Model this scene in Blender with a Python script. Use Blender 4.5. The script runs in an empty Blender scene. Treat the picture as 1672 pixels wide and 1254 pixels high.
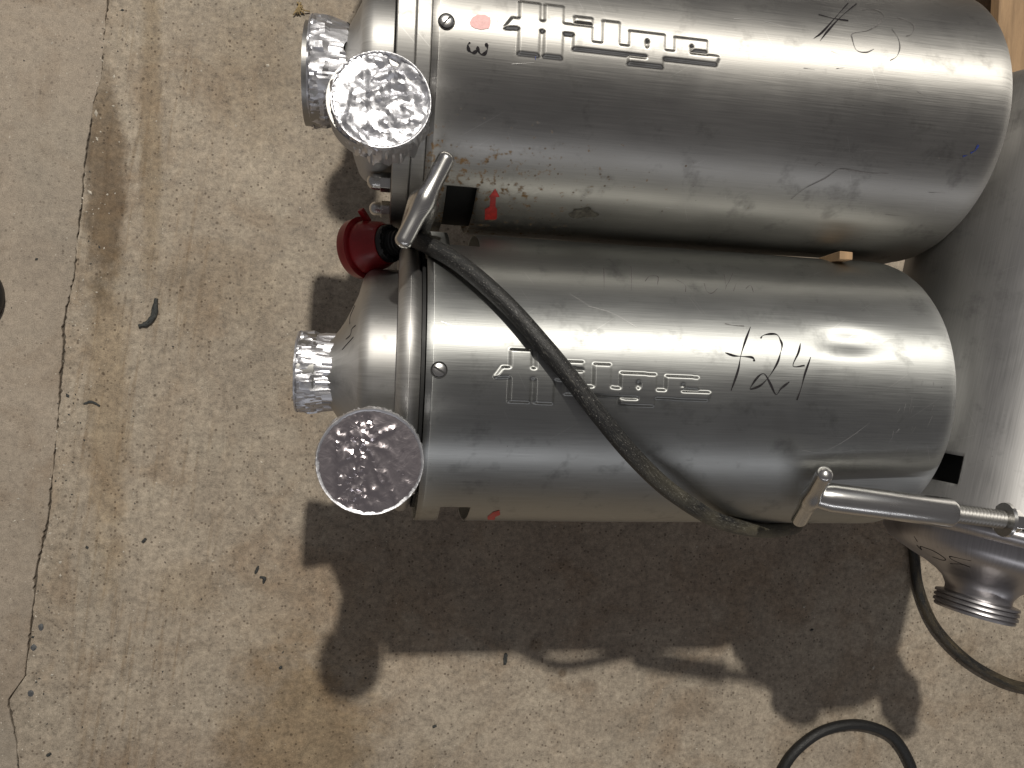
import bpy, bmesh, math, random
import numpy as np
from mathutils import Vector, Matrix, geometry
rad = math.radians
scene = bpy.context.scene
C = scene.collection

# ---------------------------------------------------------------- camera
CAM_F = 1256.0 / 1672.0            # focal length as a fraction of the picture width
TILT = rad(9.5)
cam_d = bpy.data.cameras.new('camera')
cam_d.sensor_fit = 'HORIZONTAL'; cam_d.sensor_width = 36.0; cam_d.lens = 36.0 * CAM_F
cam_d.clip_start = 0.02; cam_d.clip_end = 60.0
cam = bpy.data.objects.new('camera', cam_d); C.objects.link(cam)
cam.location = (0, 0, 1.22)
cam.rotation_euler = (0, -TILT, 0)       # looks straight down, leaning a little towards +X
scene.camera = cam

LIFT = .22                               # the pumps stand this much higher on their legs
K = 1.22
# ---------------------------------------------------------------- room light
w = bpy.data.worlds.new('World'); scene.world = w; w.use_nodes = True
bg = w.node_tree.nodes['Background']
bg.inputs[0].default_value = (0.142, 0.135, 0.136, 1); bg.inputs[1].default_value = 0.8

def area(name, loc, target, sx, sy, power, col):
    d = bpy.data.lights.new(name, 'AREA'); d.shape = 'RECTANGLE'; d.size = sx; d.size_y = sy
    d.energy = power; d.color = col
    o = bpy.data.objects.new(name, d); C.objects.link(o); o.location = loc
    v = Vector(target) - Vector(loc)
    o.rotation_euler = v.to_track_quat('-Z', 'Y').to_euler()
    return o
area('hall_lamp', (0.25, 2.34, 4.43), (0.2, 0, 0.3), 0.11, 0.11, 200, (1.0, 0.95, 0.86))
area('roof_light', (0.6, 3.2, 4.2), (0.2, 0.1, 0.2), 6.0, 3.0, 9, (0.92, 0.96, 1.0))
area('far_tube', (0.3, -4.6, 2.95), (0.2, 0, 0.4), 6.5, 0.05, 30, (0.95, 0.96, 1.0))

vs = scene.view_settings
vs.view_transform = 'Standard'; vs.look = 'None'; vs.exposure = 0.0; vs.gamma = 1.0; vs.use_curve_mapping = False
scene.render.engine = 'CYCLES'
scene.render.resolution_x = 1024; scene.render.resolution_y = 768
scene.cycles.max_bounces = 8; scene.cycles.glossy_bounces = 6
scene.cycles.sample_clamp_indirect = 6.0

# ---------------------------------------------------------------- node helper
class NT:
    def __init__(s, name):
        s.m = bpy.data.materials.new(name); s.m.use_nodes = True
        s.t = s.m.node_tree; s.b = s.t.nodes['Principled BSDF']
    def n(s, typ, **kw):
        nd = s.t.nodes.new(typ)
        for k, v in kw.items():
            if k.startswith('i_'):
                k = k[2:]; k = int(k) if k.isdigit() else k.replace('_', ' ')
                s.put(v, nd.inputs[k])
            else: setattr(nd, k, v)
        return nd
    def put(s, v, sock):
        if hasattr(v, 'is_output') or isinstance(v, bpy.types.NodeSocket): s.t.links.new(v, sock)
        else: sock.default_value = v
    def set(s, **kw):
        for k, v in kw.items(): s.put(v, s.b.inputs[k.replace('_', ' ')])
    def coord(s, which='Object', scale=(1, 1, 1), loc=(0, 0, 0), rot=(0, 0, 0)):
        tc = s.n('ShaderNodeTexCoord')
        mp = s.n('ShaderNodeMapping'); mp.inputs['Scale'].default_value = scale
        mp.inputs['Location'].default_value = loc; mp.inputs['Rotation'].default_value = rot
        s.t.links.new(tc.outputs[which], mp.inputs['Vector']); return mp.outputs[0]
    def noise(s, vec, scale, detail=2, rough=.5, dist=0):
        nd = s.n('ShaderNodeTexNoise'); s.t.links.new(vec, nd.inputs['Vector'])
        nd.inputs['Scale'].default_value = scale; nd.inputs['Detail'].default_value = detail
        nd.inputs['Roughness'].default_value = rough; nd.inputs['Distortion'].default_value = dist
        return nd.outputs['Fac']
    def vor(s, vec, scale, feature='F1', out='Distance', rnd=1.0):
        nd = s.n('ShaderNodeTexVoronoi', feature=feature); s.t.links.new(vec, nd.inputs['Vector'])
        nd.inputs['Scale'].default_value = scale
        if 'Randomness' in nd.inputs: nd.inputs['Randomness'].default_value = rnd
        return nd.outputs[out]
    def mapr(s, v, a, b, c=0., d=1., smooth=False):
        nd = s.n('ShaderNodeMapRange'); s.put(v, nd.inputs[0])
        if smooth: nd.interpolation_type = 'SMOOTHSTEP'
        for i, x in enumerate((a, b, c, d)): s.put(x, nd.inputs[i + 1])
        return nd.outputs[0]
    def mth(s, op, a, b=0.0, c=0.0):
        nd = s.n('ShaderNodeMath', operation=op)
        s.put(a, nd.inputs[0]); s.put(b, nd.inputs[1]); s.put(c, nd.inputs[2]); return nd.outputs[0]
    def mix(s, f, a, b, mode='MIX'):
        nd = s.n('ShaderNodeMix', data_type='RGBA', blend_type=mode)
        s.put(f, nd.inputs[0]); s.put(a, nd.inputs[6]); s.put(b, nd.inputs[7]); return nd.outputs[2]
    def bump(s, h, dist, strength=1.0, normal=None):
        nd = s.n('ShaderNodeBump'); s.put(h, nd.inputs['Height']); nd.inputs['Distance'].default_value = dist
        nd.inputs['Strength'].default_value = strength
        if normal is not None: s.put(normal, nd.inputs['Normal'])
        return nd.outputs[0]
    def sep(s, v):
        nd = s.n('ShaderNodeSeparateXYZ'); s.put(v, nd.inputs[0]); return nd.outputs
def rgb(r, g, b): return (r, g, b, 1)

# ---------------------------------------------------------------- mesh helpers
class MB:
    def __init__(s): s.v = []; s.f = []; s.uv = []
    def add(s, verts, faces, uvs=None):
        o = len(s.v); s.v += [tuple(map(float, p)) for p in verts]
        s.f += [tuple(i + o for i in f) for f in faces]
        if uvs is not None:
            for q in uvs: s.uv.append(q)
        else:
            for f in faces: s.uv.append([(0, 0)] * len(f))
    def xf(s, M, start=0):
        for i in range(start, len(s.v)): s.v[i] = tuple(M @ Vector(s.v[i]))
    def grid(s, P, cu=False, cv=False, UV=None, keep=None):
        P = np.asarray(P, float); nu, nv = P.shape[:2]; faces = []; uvs = []
        if nu * nv > 4000 and not cu and not cv:
            I, J = np.meshgrid(np.arange(nu - 1), np.arange(nv - 1), indexing='ij')
            if keep is not None: I, J = I[keep], J[keep]
            I, J = I.ravel(), J.ravel(); q = np.stack([I * nv + J, (I + 1) * nv + J, (I + 1) * nv + J + 1, I * nv + J + 1], 1)
            u_ = UV.reshape(-1, 2)[q].tolist() if UV is not None else None
            s.add(P.reshape(-1, 3).tolist(), [tuple(f) for f in q.tolist()], u_); return
        for i in range(nu if cu else nu - 1):
            for j in range(nv if cv else nv - 1):
                if keep is not None and not keep[i][j]: continue
                i2 = (i + 1) % nu; j2 = (j + 1) % nv
                faces.append((i * nv + j, i2 * nv + j, i2 * nv + j2, i * nv + j2))
                if UV is not None: uvs.append([tuple(UV[i, j]), tuple(UV[i2, j]), tuple(UV[i2, j2]), tuple(UV[i, j2])])
        s.add(P.reshape(-1, 3), faces, uvs if UV is not None else None)
    def lathe(s, prof, seg=64, axis='X', close=False):
        """prof: list of (along, radius)"""
        prof = np.asarray(prof, float); th = np.linspace(0, 2 * math.pi, seg + 1)
        P = np.zeros((seg + 1, len(prof), 3)); U = np.zeros((seg + 1, len(prof), 2))
        L = np.concatenate([[0], np.cumsum(np.hypot(*np.diff(prof, axis=0).T))])
        for k, a in enumerate(th):
            if axis == 'X': P[k] = np.stack([prof[:, 0], prof[:, 1] * math.cos(a), prof[:, 1] * math.sin(a)], 1)
            else: P[k] = np.stack([prof[:, 1] * math.cos(a), prof[:, 1] * math.sin(a), prof[:, 0]], 1)
            U[k, :, 0] = L; U[k, :, 1] = a * 0.1
        if axis != 'X': pass
        s.grid(P, UV=U)
    def tube(s, path, r, seg=16, cap=True):
        path = [Vector(p) for p in path]; n = len(path)
        rr = r if hasattr(r, '__len__') else [r] * n
        T = [(path[min(i + 1, n - 1)] - path[max(i - 1, 0)]).normalized() for i in range(n)]
        ref = Vector((0, 0, 1)) if abs(T[0].z) < .9 else Vector((1, 0, 0))
        N = (ref - T[0] * ref.dot(T[0])).normalized(); rings = []; L = 0; U = []
        for i in range(n):
            if i: N = (N - T[i] * N.dot(T[i])).normalized(); L += (path[i] - path[i - 1]).length
            B = T[i].cross(N)
            rings.append([path[i] + (N * math.cos(a) + B * math.sin(a)) * rr[i] for a in np.linspace(0, 2 * math.pi, seg + 1)])
            U.append([(L, a * rr[i]) for a in np.linspace(0, 2 * math.pi, seg + 1)])
        s.grid(np.array([[tuple(p) for p in q] for q in rings]), UV=np.array(U))
        if cap:
            for k in (0, n - 1):
                s.add([tuple(p) for p in rings[k][:-1]], [tuple(range(seg)) if k else tuple(reversed(range(seg)))])
    def box(s, c, d, rot=None):
        M = Matrix.Translation(c) @ (rot.to_4x4() if rot is not None else Matrix())
        vs_ = [M @ Vector((x * d[0] / 2, y * d[1] / 2, z * d[2] / 2)) for x in (-1, 1) for y in (-1, 1) for z in (-1, 1)]
        s.add(vs_, [(0, 1, 3, 2), (4, 6, 7, 5), (0, 4, 5, 1), (2, 3, 7, 6), (0, 2, 6, 4), (1, 5, 7, 3)])
    def build(s, name, mat, parent=None, smooth=True, angle=40, weld=1e-6, bevel=0, solid=0, sub=0):
        me = bpy.data.meshes.new(name); me.from_pydata(s.v, [], s.f)
        ul = me.uv_layers.new(name='UVMap')
        flat = [c for f in s.uv for p in f for c in p]
        ul.data.foreach_set('uv', flat)
        bm = bmesh.new(); bm.from_mesh(me)
        if weld: bmesh.ops.remove_doubles(bm, verts=bm.verts, dist=weld)
        bmesh.ops.recalc_face_normals(bm, faces=bm.faces)
        for f in bm.faces: f.smooth = smooth
        if smooth:
            for e in bm.edges:
                if len(e.link_faces) == 2 and e.calc_face_angle() > rad(angle): e.smooth = False
        bm.to_mesh(me); bm.free()
        me.materials.append(mat)
        o = bpy.data.objects.new(name, me); C.objects.link(o); o.parent = parent
        if bevel:
            m = o.modifiers.new('bevel', 'BEVEL'); m.width = bevel; m.segments = 3; m.limit_method = 'ANGLE'; m.angle_limit = rad(35)
            m.harden_normals = False
        if solid:
            m = o.modifiers.new('solid', 'SOLIDIFY'); m.thickness = solid; m.offset = -1
        return o
def tag(o, label=None, cat=None, group=None, kind=None):
    if label: o['label'] = label
    if cat: o['category'] = cat
    if group: o['group'] = group
    if kind: o['kind'] = kind
    return o
def empty(name, loc=(0, 0, 0), rz=0, label=None, cat=None, group=None):
    o = bpy.data.objects.new(name, None); C.objects.link(o); o.location = loc; o.rotation_euler = (0, 0, rz)
    o.empty_display_size = .05
    return tag(o, label, cat, group)
def arc(cx, cr, rx, rr, a0, a1, n=8):
    return [(cx + rx * math.cos(rad(a)), cr + rr * math.sin(rad(a))) for a in np.linspace(a0, a1, n)]
def catmull(pts, n=10):
    P = [Vector(p) for p in pts]; P = [P[0] * 2 - P[1]] + P + [P[-1] * 2 - P[-2]]; out = []
    for i in range(1, len(P) - 2):
        a, b, c, d = P[i - 1:i + 3]
        for k in range(n):
            t = k / n
            out.append(.5 * ((2 * b) + (c - a) * t + (2 * a - 5 * b + 4 * c - d) * t * t + (3 * b - a - 3 * c + d) * t ** 3))
    out.append(P[-2]); return out

# ---------------------------------------------------------------- materials
def steel(name, tone=.56, rough=.40, aniso=.8, rust=0., smudge=.5, seed=0, tint=(1, .985, .955), uvmap=True, spread=.03, sharp=0., edge_shade=False):
    M = NT(name)
    uv = M.coord('UV', loc=(seed * 1.7, seed * .9, 0)); ob = M.coord('Object', loc=(seed, seed * .37, 0))
    ustretch = M.n('ShaderNodeVectorMath', operation='MULTIPLY', i_0=uv, i_1=(18, 900, 1)).outputs[0]
    br = M.noise(ustretch, 1, 2, .6)
    big = M.noise(ob, 9, 3, .6, .6); mid = M.noise(ob, 30, 4, .7, .15)
    # colour: handled steel with faint patches of grime
    v = M.mth('MULTIPLY_ADD', M.mapr(br, .3, .7, -1, 1), .045, tone)
    v = M.mth('MULTIPLY_ADD', M.mapr(big, .3, .7, -1, 1), .045 * smudge, v)
    grime = M.mapr(mid, .56, .74, 0, .16 * smudge)
    v = M.mth('SUBTRACT', v, grime)
    pits = M.mapr(M.vor(ob, 160), .06, .1, 1, 0)
    pitmask = M.mapr(M.noise(ob, 14, 2), .60, .68)
    pits = M.mth('MULTIPLY', pits, pitmask)
    col = M.n('ShaderNodeCombineColor', i_0=M.mth('MULTIPLY', v, tint[0]), i_1=M.mth('MULTIPLY', v, tint[1]), i_2=M.mth('MULTIPLY', v, tint[2])).outputs[0]
    col = M.mix(M.mth('MULTIPLY', pits, .55), col, rgb(.06, .05, .045))
    rgh = M.mth('MULTIPLY_ADD', M.mapr(big, .3, .7, -1, 1), .05, rough)
    rgh = M.mth('MULTIPLY_ADD', M.mapr(br, .25, .75, -1, 1), spread, rgh)
    rgh = M.mth('ADD', rgh, M.mth('MULTIPLY', grime, .5))
    metal = 1.0
    if rust:
        n1 = M.noise(ob, 120, 4, .62); reg = M.mapr(M.sep(M.n('ShaderNodeTexCoord').outputs['UV'])[0], .02, .38, 1, .1)
        # rust blooms gather near the flange, on the side that lay lowest
        vv = M.mapr(M.sep(M.n('ShaderNodeTexCoord').outputs['UV'])[1], .26, .345, 0, 1)
        thr = M.mth('SUBTRACT', .80, M.mth('MULTIPLY', M.mth('MULTIPLY', reg, vv), .30 * rust))
        spot = M.mapr(M.mth('SUBTRACT', n1, thr), 0, .12, 0, 1)
        tiny = M.mapr(M.vor(ob, 120), .10, .17, 1, 0)
        tm = M.mapr(M.mth('SUBTRACT', M.noise(ob, 30, 2), M.mth('SUBTRACT', .74, M.mth('MULTIPLY', M.mth('MULTIPLY', reg, vv), .38))), 0, .05, 0, 1)
        tiny = M.mth('MULTIPLY', tiny, tm)
        col = M.mix(M.mth('MULTIPLY', spot, .9), col, rgb(.27, .15, .045))
        col = M.mix(M.mth('MULTIPLY', tiny, .75), col, rgb(.10, .06, .025))
        rgh = M.mth('ADD', rgh, M.mth('MULTIPLY', spot, .2))
        metal = M.mth('SUBTRACT', 1.0, M.mth('MULTIPLY', M.mth('MAXIMUM', spot, tiny), .5))
    # straight and curved scratches
    scr_v = M.n('ShaderNodeVectorMath', operation='MULTIPLY', i_0=M.coord('UV', rot=(0, 0, .6), loc=(seed, 0, 0)), i_1=(10, 420, 1)).outputs[0]
    scr = M.mapr(M.noise(scr_v, 1, 1, .5), .735, .77, 0, 1)
    scr2v = M.n('ShaderNodeVectorMath', operation='MULTIPLY', i_0=M.coord('UV', rot=(0, 0, -1.1), loc=(0, seed, 0)), i_1=(14, 500, 1)).outputs[0]
    scr = M.mth('MAXIMUM', scr, M.mapr(M.noise(scr2v, 1, 1, .5), .745, .78, 0, 1))
    col = M.mix(M.mth('MULTIPLY', scr, .25), col, rgb(.8, .79, .77))
    b2 = M.bump(br, .00006, .45)
    if edge_shade:
        at = M.n('ShaderNodeAttribute', attribute_name='edge_shade').outputs['Fac']
        col = M.mix(M.mth('MULTIPLY', at, M.mapr(mid, .3, .6, .16, .40)), col, rgb(.09, .085, .075))  # shading along the letter edges, painted into the base colour as dark lines
    M.set(Base_Color=col, Metallic=metal, Roughness=rgh, Normal=b2, Anisotropic=aniso)
    if uvmap:
        tg = M.n('ShaderNodeTangent', direction_type='UV_MAP', uv_map='UVMap'); M.set(Tangent=tg.outputs[0])
    if sharp:
        g = M.n('ShaderNodeBsdfAnisotropic', i_Color=col, i_Roughness=.235, i_Anisotropy=.86, i_Normal=b2)
        if uvmap: M.put(tg.outputs[0], g.inputs['Tangent'])
        mx = M.n('ShaderNodeMixShader', i_0=sharp); M.put(M.b.outputs[0], mx.inputs[1]); M.put(g.outputs[0], mx.inputs[2])
        M.put(mx.outputs[0], M.t.nodes['Material Output'].inputs[0])
    return M.m

def simple(name, col, rough=.5, metal=0., bumps=(), var=.15, vscale=40, coat=0.):
    M = NT(name); ob = M.coord('Object')
    n = M.noise(ob, vscale, 4, .6)
    f = M.mapr(n, .3, .7, 1 - var, 1 + var)
    c = M.n('ShaderNodeVectorMath', operation='SCALE', i_0=col[:3]); M.put(f, c.inputs['Scale'])
    M.set(Base_Color=c.outputs[0], Roughness=M.mth('MULTIPLY_ADD', M.mapr(n, .3, .7, -1, 1), .06, rough), Metallic=metal, Coat_Weight=coat)
    nrm = None
    for sc, d in bumps: nrm = M.bump(M.noise(ob, sc, 3, .6), d, .6, nrm)
    if nrm is not None: M.set(Normal=nrm)
    return M.m

def concrete(name, tone, rough_amt, seed, stains=True):
    M = NT(name); ob = M.coord('Object', loc=(seed, seed * 2, 0)); raw = M.n('ShaderNodeTexCoord').outputs['Object']
    big = M.noise(ob, 3.2, 4, .6, .4); mid = M.noise(ob, 17, 4, .62, .3); sm = M.noise(ob, 70, 2, .7); fine = M.noise(ob, 185, 3, .7)
    vfine = M.noise(ob, 800, 1, .7)
    a = Vector(tone)
    c = M.mix(M.mapr(big, .38, .62), rgb(*(a * .80)), rgb(*(a * 1.10)))
    c = M.mix(M.mapr(mid, .42, .66, 0, .55 * rough_amt), c, rgb(a.x * 1.16, a.y * 1.19, a.z * 1.20))
    c = M.mix(M.mapr(M.noise(ob, 8.5, 4, .6, 1.2), .50, .68, 0, .8), c, rgb(a.x * .80, a.y * .74, a.z * .68))
    c = M.mix(M.mapr(M.noise(ob, 5.3, 3, .6, .5), .55, .75, 0, .4), c, rgb(a.x * .90, a.y * .98, a.z * 1.02))
    k = M.mth('MULTIPLY_ADD', M.mapr(sm, .3, .7, -1, 1), .20 * rough_amt, 1.02)
    k = M.mth('MULTIPLY_ADD', M.mapr(fine, .28, .72, -1, 1), .28 * rough_amt, k)
    k = M.mth('MULTIPLY_ADD', M.mapr(vfine, .28, .72, -1, 1), .25, k)
    sc = M.n('ShaderNodeVectorMath', operation='SCALE', i_0=c); M.put(k, sc.inputs['Scale']); c = sc.outputs[0]
    # sand grains laid open: dark and pale specks
    cellc = M.sep(M.vor(ob, 240, out='Color'))[0]; celld = M.vor(ob, 240)
    dark = M.mth('MULTIPLY', M.mapr(cellc, .86, .90), M.mapr(celld, .26, .40, 1, 0))
    pale = M.mth('MULTIPLY', M.mapr(cellc, .06, .04), M.mapr(celld, .14, .22, 1, 0))
    cell2 = M.sep(M.vor(ob, 75, out='Color'))[1]; pit = M.mth('MULTIPLY', M.mapr(cell2, .88, .91), M.mapr(M.vor(ob, 75), .10, .17, 1, 0))
    c = M.mix(M.mth('MULTIPLY', dark, .75 * rough_amt), c, rgb(a.x * .3, a.y * .27, a.z * .25))
    c = M.mix(M.mth('MULTIPLY', pale, .6), c, rgb(.62, .57, .48))
    c = M.mix(M.mth('MULTIPLY', pit, .7 * rough_amt), c, rgb(a.x * .25, a.y * .22, a.z * .2))
    if stains:
        X, Y, _ = M.sep(raw)
        wob = M.mth('MULTIPLY', M.mth('SUBTRACT', M.noise(ob, 22, 5, .7), .5), .42)
        def blob(cx, cy, rx, ry, col, amt, soft=.5):
            nonlocal c
            dx = M.mth('DIVIDE', M.mth('SUBTRACT', X, cx), rx); dy = M.mth('DIVIDE', M.mth('SUBTRACT', Y, cy), ry)
            d = M.mth('SQRT', M.mth('ADD', M.mth('MULTIPLY', dx, dx), M.mth('MULTIPLY', dy, dy)))
            d = M.mth('ADD', d, M.mth('MULTIPLY', wob, 4.0))
            c = M.mix(M.mth('MULTIPLY', M.mapr(d, 1 - soft, 1 + soft, 1, 0, True), amt), c, rgb(*col), 'MULTIPLY')
        blob(-.10, -.47, .085, .13, (.72, .62, .47), .8)            # brown spill
        blob(-.333, .25, .022, .14, (.48, .42, .35), .9, .35)         # damp strip along the joint
        blob(-.33, -.02, .022, .20, (.86, .79, .68), .8, .5)
        blob(-.05, -.30, .13, .09, (.80, .72, .62), .4)
        blob(-.28, .32, .012, .2, (.74, .68, .58), .7, .4)
        blob(-.25, -.50, .16, .07, (.84, .79, .76), .6)
        blob(.30, -.20, .35, .14, (.80, .72, .68), .5)
        blob(.235, -.385, .006, .006, (.55, .5, .45), .9, .5); blob(.20, -.345, .008, .008, (.72, .68, .62), .8, .4); blob(.27, -.405, .012, .007, (.75, .70, .66), .7)
        blob(.42, -.44, .03, .02, (.8, .76, .72), .7); blob(.05, -.52, .02, .05, (.8, .74, .66), .6); blob(-.2, .12, .07, .05, (.82, .77, .70), .5); blob(-.16, .38, .05, .08, (.80, .75, .68), .55); blob(-.24, -.25, .04, .03, (.84, .79, .72), .6)
        # soaked-in streaks running along the joint
        stv = M.n('ShaderNodeVectorMath', operation='MULTIPLY', i_0=M.coord('Object', rot=(0, 0, rad(8))), i_1=(130, 7, 1)).outputs[0]
        st = M.mapr(M.noise(stv, 1, 3, .6), .54, .66)
        band = M.mth('MULTIPLY', M.mapr(X, -.40, -.36), M.mapr(X, -.24, -.17, 1, 0))
        c = M.mix(M.mth('MULTIPLY', M.mth('MULTIPLY', st, band), .55), c, rgb(.72, .65, .56), 'MULTIPLY')
    h = M.mth('MULTIPLY_ADD', fine, .8, M.mth('MULTIPLY', sm, 1.2))
    M.set(Base_Color=c, Roughness=M.mapr(sm, .3, .7, .62, .85), Normal=M.bump(h, .0009 * rough_amt, .8))
    M.b.inputs['Specular IOR Level'].default_value = .35
    return M.m

m_steel2 = steel('brushed_steel', .475, .53, .86, seed=3, smudge=.8, spread=.06, sharp=.055, edge_shade=True, tint=(.985, 1, .975))
m_steel1 = steel('stained_steel', .465, .53, .85, spread=.06, sharp=.055, edge_shade=True, rust=1.0, smudge=.85, seed=8, tint=(1, .975, .925))
m_steel3 = steel('dull_steel', .46, .56, .6, spread=.04, seed=5, smudge=.7, tint=(1, .985, .975))
m_cast = steel('satin_steel', .49, .54, .65, sharp=.06, seed=11, smudge=.8)
m_cast3 = steel('dark_satin_steel', .48, .38, .0, seed=17, smudge=.8, tint=(1, .97, .99))
m_plate = steel('machined_steel', .45, .54, .6, seed=21, smudge=1.0, tint=(1, .98, .94))
m_bright = steel('polished_steel', .62, .24, 0., seed=13, smudge=1.0, uvmap=False)
m_foil = NT('aluminium_foil')
_o = m_foil.coord('Object')
m_foil.set(Base_Color=rgb(.66, .66, .69), Metallic=1.0, Roughness=.44,
           Normal=m_foil.bump(m_foil.noise(_o, 240, 2, .6, 1.0), .0016, .16))
m_foil = m_foil.m
m_foil_flat = NT('stretched_foil')
_o = m_foil_flat.coord('Object')
m_foil_flat.set(Base_Color=rgb(.62, .56, .58), Metallic=1.0, Roughness=.24,  # mauve tint: a dark maroon reflection painted into the foil colour
                Normal=m_foil_flat.bump(m_foil_flat.noise(_o, 90, 3, .6, 1.0), .0016, .22))
m_foil_flat = m_foil_flat.m
m_black = simple('black_paint', (.006, .006, .006), .6)
m_motor = simple('motor_grey', (.03, .03, .03), .55)
m_ink = simple('marker_ink', (.022, .020, .022), .85, var=.5, vscale=500); m_ink.node_tree.nodes['Principled BSDF'].inputs['Specular IOR Level'].default_value = .12
m_ink_faint = simple('faded_ink', (.21, .20, .195), .4, .6, var=.4, vscale=300)
m_blue = simple('blue_ink', (.02, .035, .16), .5)
m_grease = simple('dried_grease', (.13, .12, .10), .5, .5, var=.7, vscale=260)
m_redst = simple('red_sticker', (.50, .025, .02), .45, var=.25, vscale=200)
m_pink = simple('red_smear', (.60, .37, .36), .6, .35, var=.3, vscale=300)
m_redpl = simple('red_plastic', (.29, .014, .017), .34, bumps=((60, .001),), var=.2)
m_blkpl = simple('black_plastic', (.014, .014, .015), .42, bumps=((200, .0006),), var=.5, vscale=120)
m_rubber = simple('black_rubber', (.012, .012, .012), .5, bumps=((220, .0006),), var=.4)
m_dirt = simple('joint_dirt', (.12, .10, .078), .95, bumps=((300, .003),), var=.5, vscale=200)
m_scrap = simple('old_rubber', (.045, .047, .045), .8, bumps=((400, .002),), var=.5, vscale=300)
m_chip = simple('pale_grit', (.55, .50, .42), .7, var=.3, vscale=200)
m_stone = simple('blue_grey_stone', (.085, .088, .092), .6, var=.4, vscale=250)
m_straw = simple('dry_straw', (.30, .22, .11), .8, var=.4, vscale=300)
m_floor_r = concrete('rough_concrete', (.330, .277, .216), 1.0, 0.3)
m_floor_l = concrete('smooth_concrete', (.306, .256, .203), .55, 4.1, stains=False)

def wood(name, col, seed=0):
    M = NT(name); st = M.coord('Object', scale=(55, 4, 55), loc=(seed, seed, 0))
    g = M.noise(st, 1, 5, .6, .8); f = M.noise(M.coord('Object', scale=(600, 60, 600)), 1, 2, .6)
    a = Vector(col)
    c = M.mix(M.mapr(g, .35, .65), rgb(*(a * .72)), rgb(*(a * 1.12)))
    c = M.mix(M.mapr(f, .55, .75, 0, .4), c, rgb(*(a * .5)))
    M.set(Base_Color=c, Roughness=.75, Normal=M.bump(g, .002, .6)); return M.m
m_wood = wood('pallet_wood', (.40, .26, .145))

def cable_mat(name, dirt, warm, far0=.36):
    M = NT(name); uv = M.coord('UV')
    s1 = M.n('ShaderNodeVectorMath', operation='MULTIPLY', i_0=uv, i_1=(95, 620, 1)).outputs[0]
    n = M.noise(s1, 1, 4, .72, 1.2); big = M.noise(M.coord('UV', scale=(9, 30, 1)), 1, 3, .6)
    fleck = M.noise(M.n('ShaderNodeVectorMath', operation='MULTIPLY', i_0=uv, i_1=(500, 900, 1)).outputs[0], 1, 2, .6)
    far = M.mapr(M.sep(M.n('ShaderNodeTexCoord').outputs['UV'])[0], far0, far0 + .16)          # dustier where it dragged on the floor
    c = M.mix(M.mth('MULTIPLY', M.mapr(n, .55, .74), M.mapr(far, 0, 1, dirt * .5, dirt * 1.2)), rgb(.010, .010, .010), rgb(*warm))
    c = M.mix(M.mth('MULTIPLY', M.mapr(big, .42, .7), M.mapr(far, 0, 1, 0, dirt * .8)), c, rgb(warm[0] * .85, warm[1] * .78, warm[2] * .6))
    c = M.mix(M.mapr(fleck, .64, .72, 0, dirt * .8), c, rgb(.45, .43, .40))
    M.set(Base_Color=c, Roughness=M.mapr(n, .4, .7, .42, .75), Normal=M.bump(M.mth('MULTIPLY_ADD', fleck, .5, n), .0008, .6)); return M.m
m_cable = cable_mat('scuffed_cable', .8, (.25, .24, .205), .31)
m_cable2 = cable_mat('dusty_cable', .6, (.19, .155, .10), -.2)
m_cable3 = cable_mat('clean_cable', .18, (.10, .10, .095), 9.)

# ================================================================= THE SETTING
random.seed(4)
floor_mb = MB(); floor_mb.add([(-3, -3, -.006), (3.4, -3, -.006), (3.4, 3, -.006), (-3, 3, -.006)], [(0, 1, 2, 3)])
floor = floor_mb.build('floor', m_dirt, smooth=False); tag(floor, kind='structure'); floor.scale = (K, K, 1)
joint = [(-.39, 3.0), (-.345, 1.2), (-.333, .62), (-.3285, .467), (-.3305, .453), (-.3375, .370), (-.3445, .343), (-.3542, .273), (-.3609, .198),
         (-.3675, .124), (-.3775, .0795), (-.3808, .0201), (-.3874, -.0693), (-.3974, -.1737), (-.4073, -.2188),
         (-.4139, -.2793), (-.4205, -.3471), (-.4391, -.3755), (-.4371, -.3940), (-.4304, -.4307), (-.4271, -.4705), (-.432, -.62), (-.45, -1.2), (-.47, -3.0)]
pts = []
for (x0, y0), (x1, y1) in zip(joint, joint[1:]):
    n = max(1, int(math.hypot(x1 - x0, y1 - y0) / .0035)) if abs(y0) < .8 else 12
    for k in range(n):
        t = k / n; pts.append((x0 + (x1 - x0) * t, y0 + (y1 - y0) * t))
pts.append(joint[-1])
def ragged(side):
    out = []; a = 0
    for i, (x, y) in enumerate(pts):
        a = .82 * a + random.uniform(-1, 1) * .00055
        g = .0001 + abs(math.sin(y * 23 + .7) * math.sin(y * 57)) * .0005 + (random.random() ** 9) * .0022
        out.append((x + side * g + a, y))
    return out
def slab(side, edge, mat):
    mb = MB(); n = len(edge); far = -3.0 if side < 0 else 3.4
    top = [(x, y, 0.0) for x, y in edge]; lip = [(x + side * .0006, y, 0.0) for x, y in edge]
    P = np.array([[(far, y, 0) for x, y in edge], lip, [(x + side * .0002, y, -.0011) for x, y in edge], [(x, y, -.0058) for x, y in edge]])
    mb.grid(P); return mb.build('slab', mat, floor, smooth=False)
slab(-1, ragged(-1), m_floor_l)['label'] = 'smoother concrete slab left of the crack'
slab(1, ragged(1), m_floor_r)['label'] = 'rough stained concrete slab right of the crack'

pal = empty('pallet', (1.005, .44, 0), rad(-3), 'pale wooden pallet corner behind the pump ends at top right', 'pallet')
for k in range(3):
    b = MB(); b.box((.06 + k * .135, .42, .074), (.115, .84, .020)); b.build('board', m_wood, pal, smooth=False, bevel=.002)
for k in range(3):
    b = MB(); b.box((.20, .06 + k * .36, .032), (.39, .09, .062)); b.build('block', m_wood, pal, smooth=False, bevel=.002)

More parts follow.
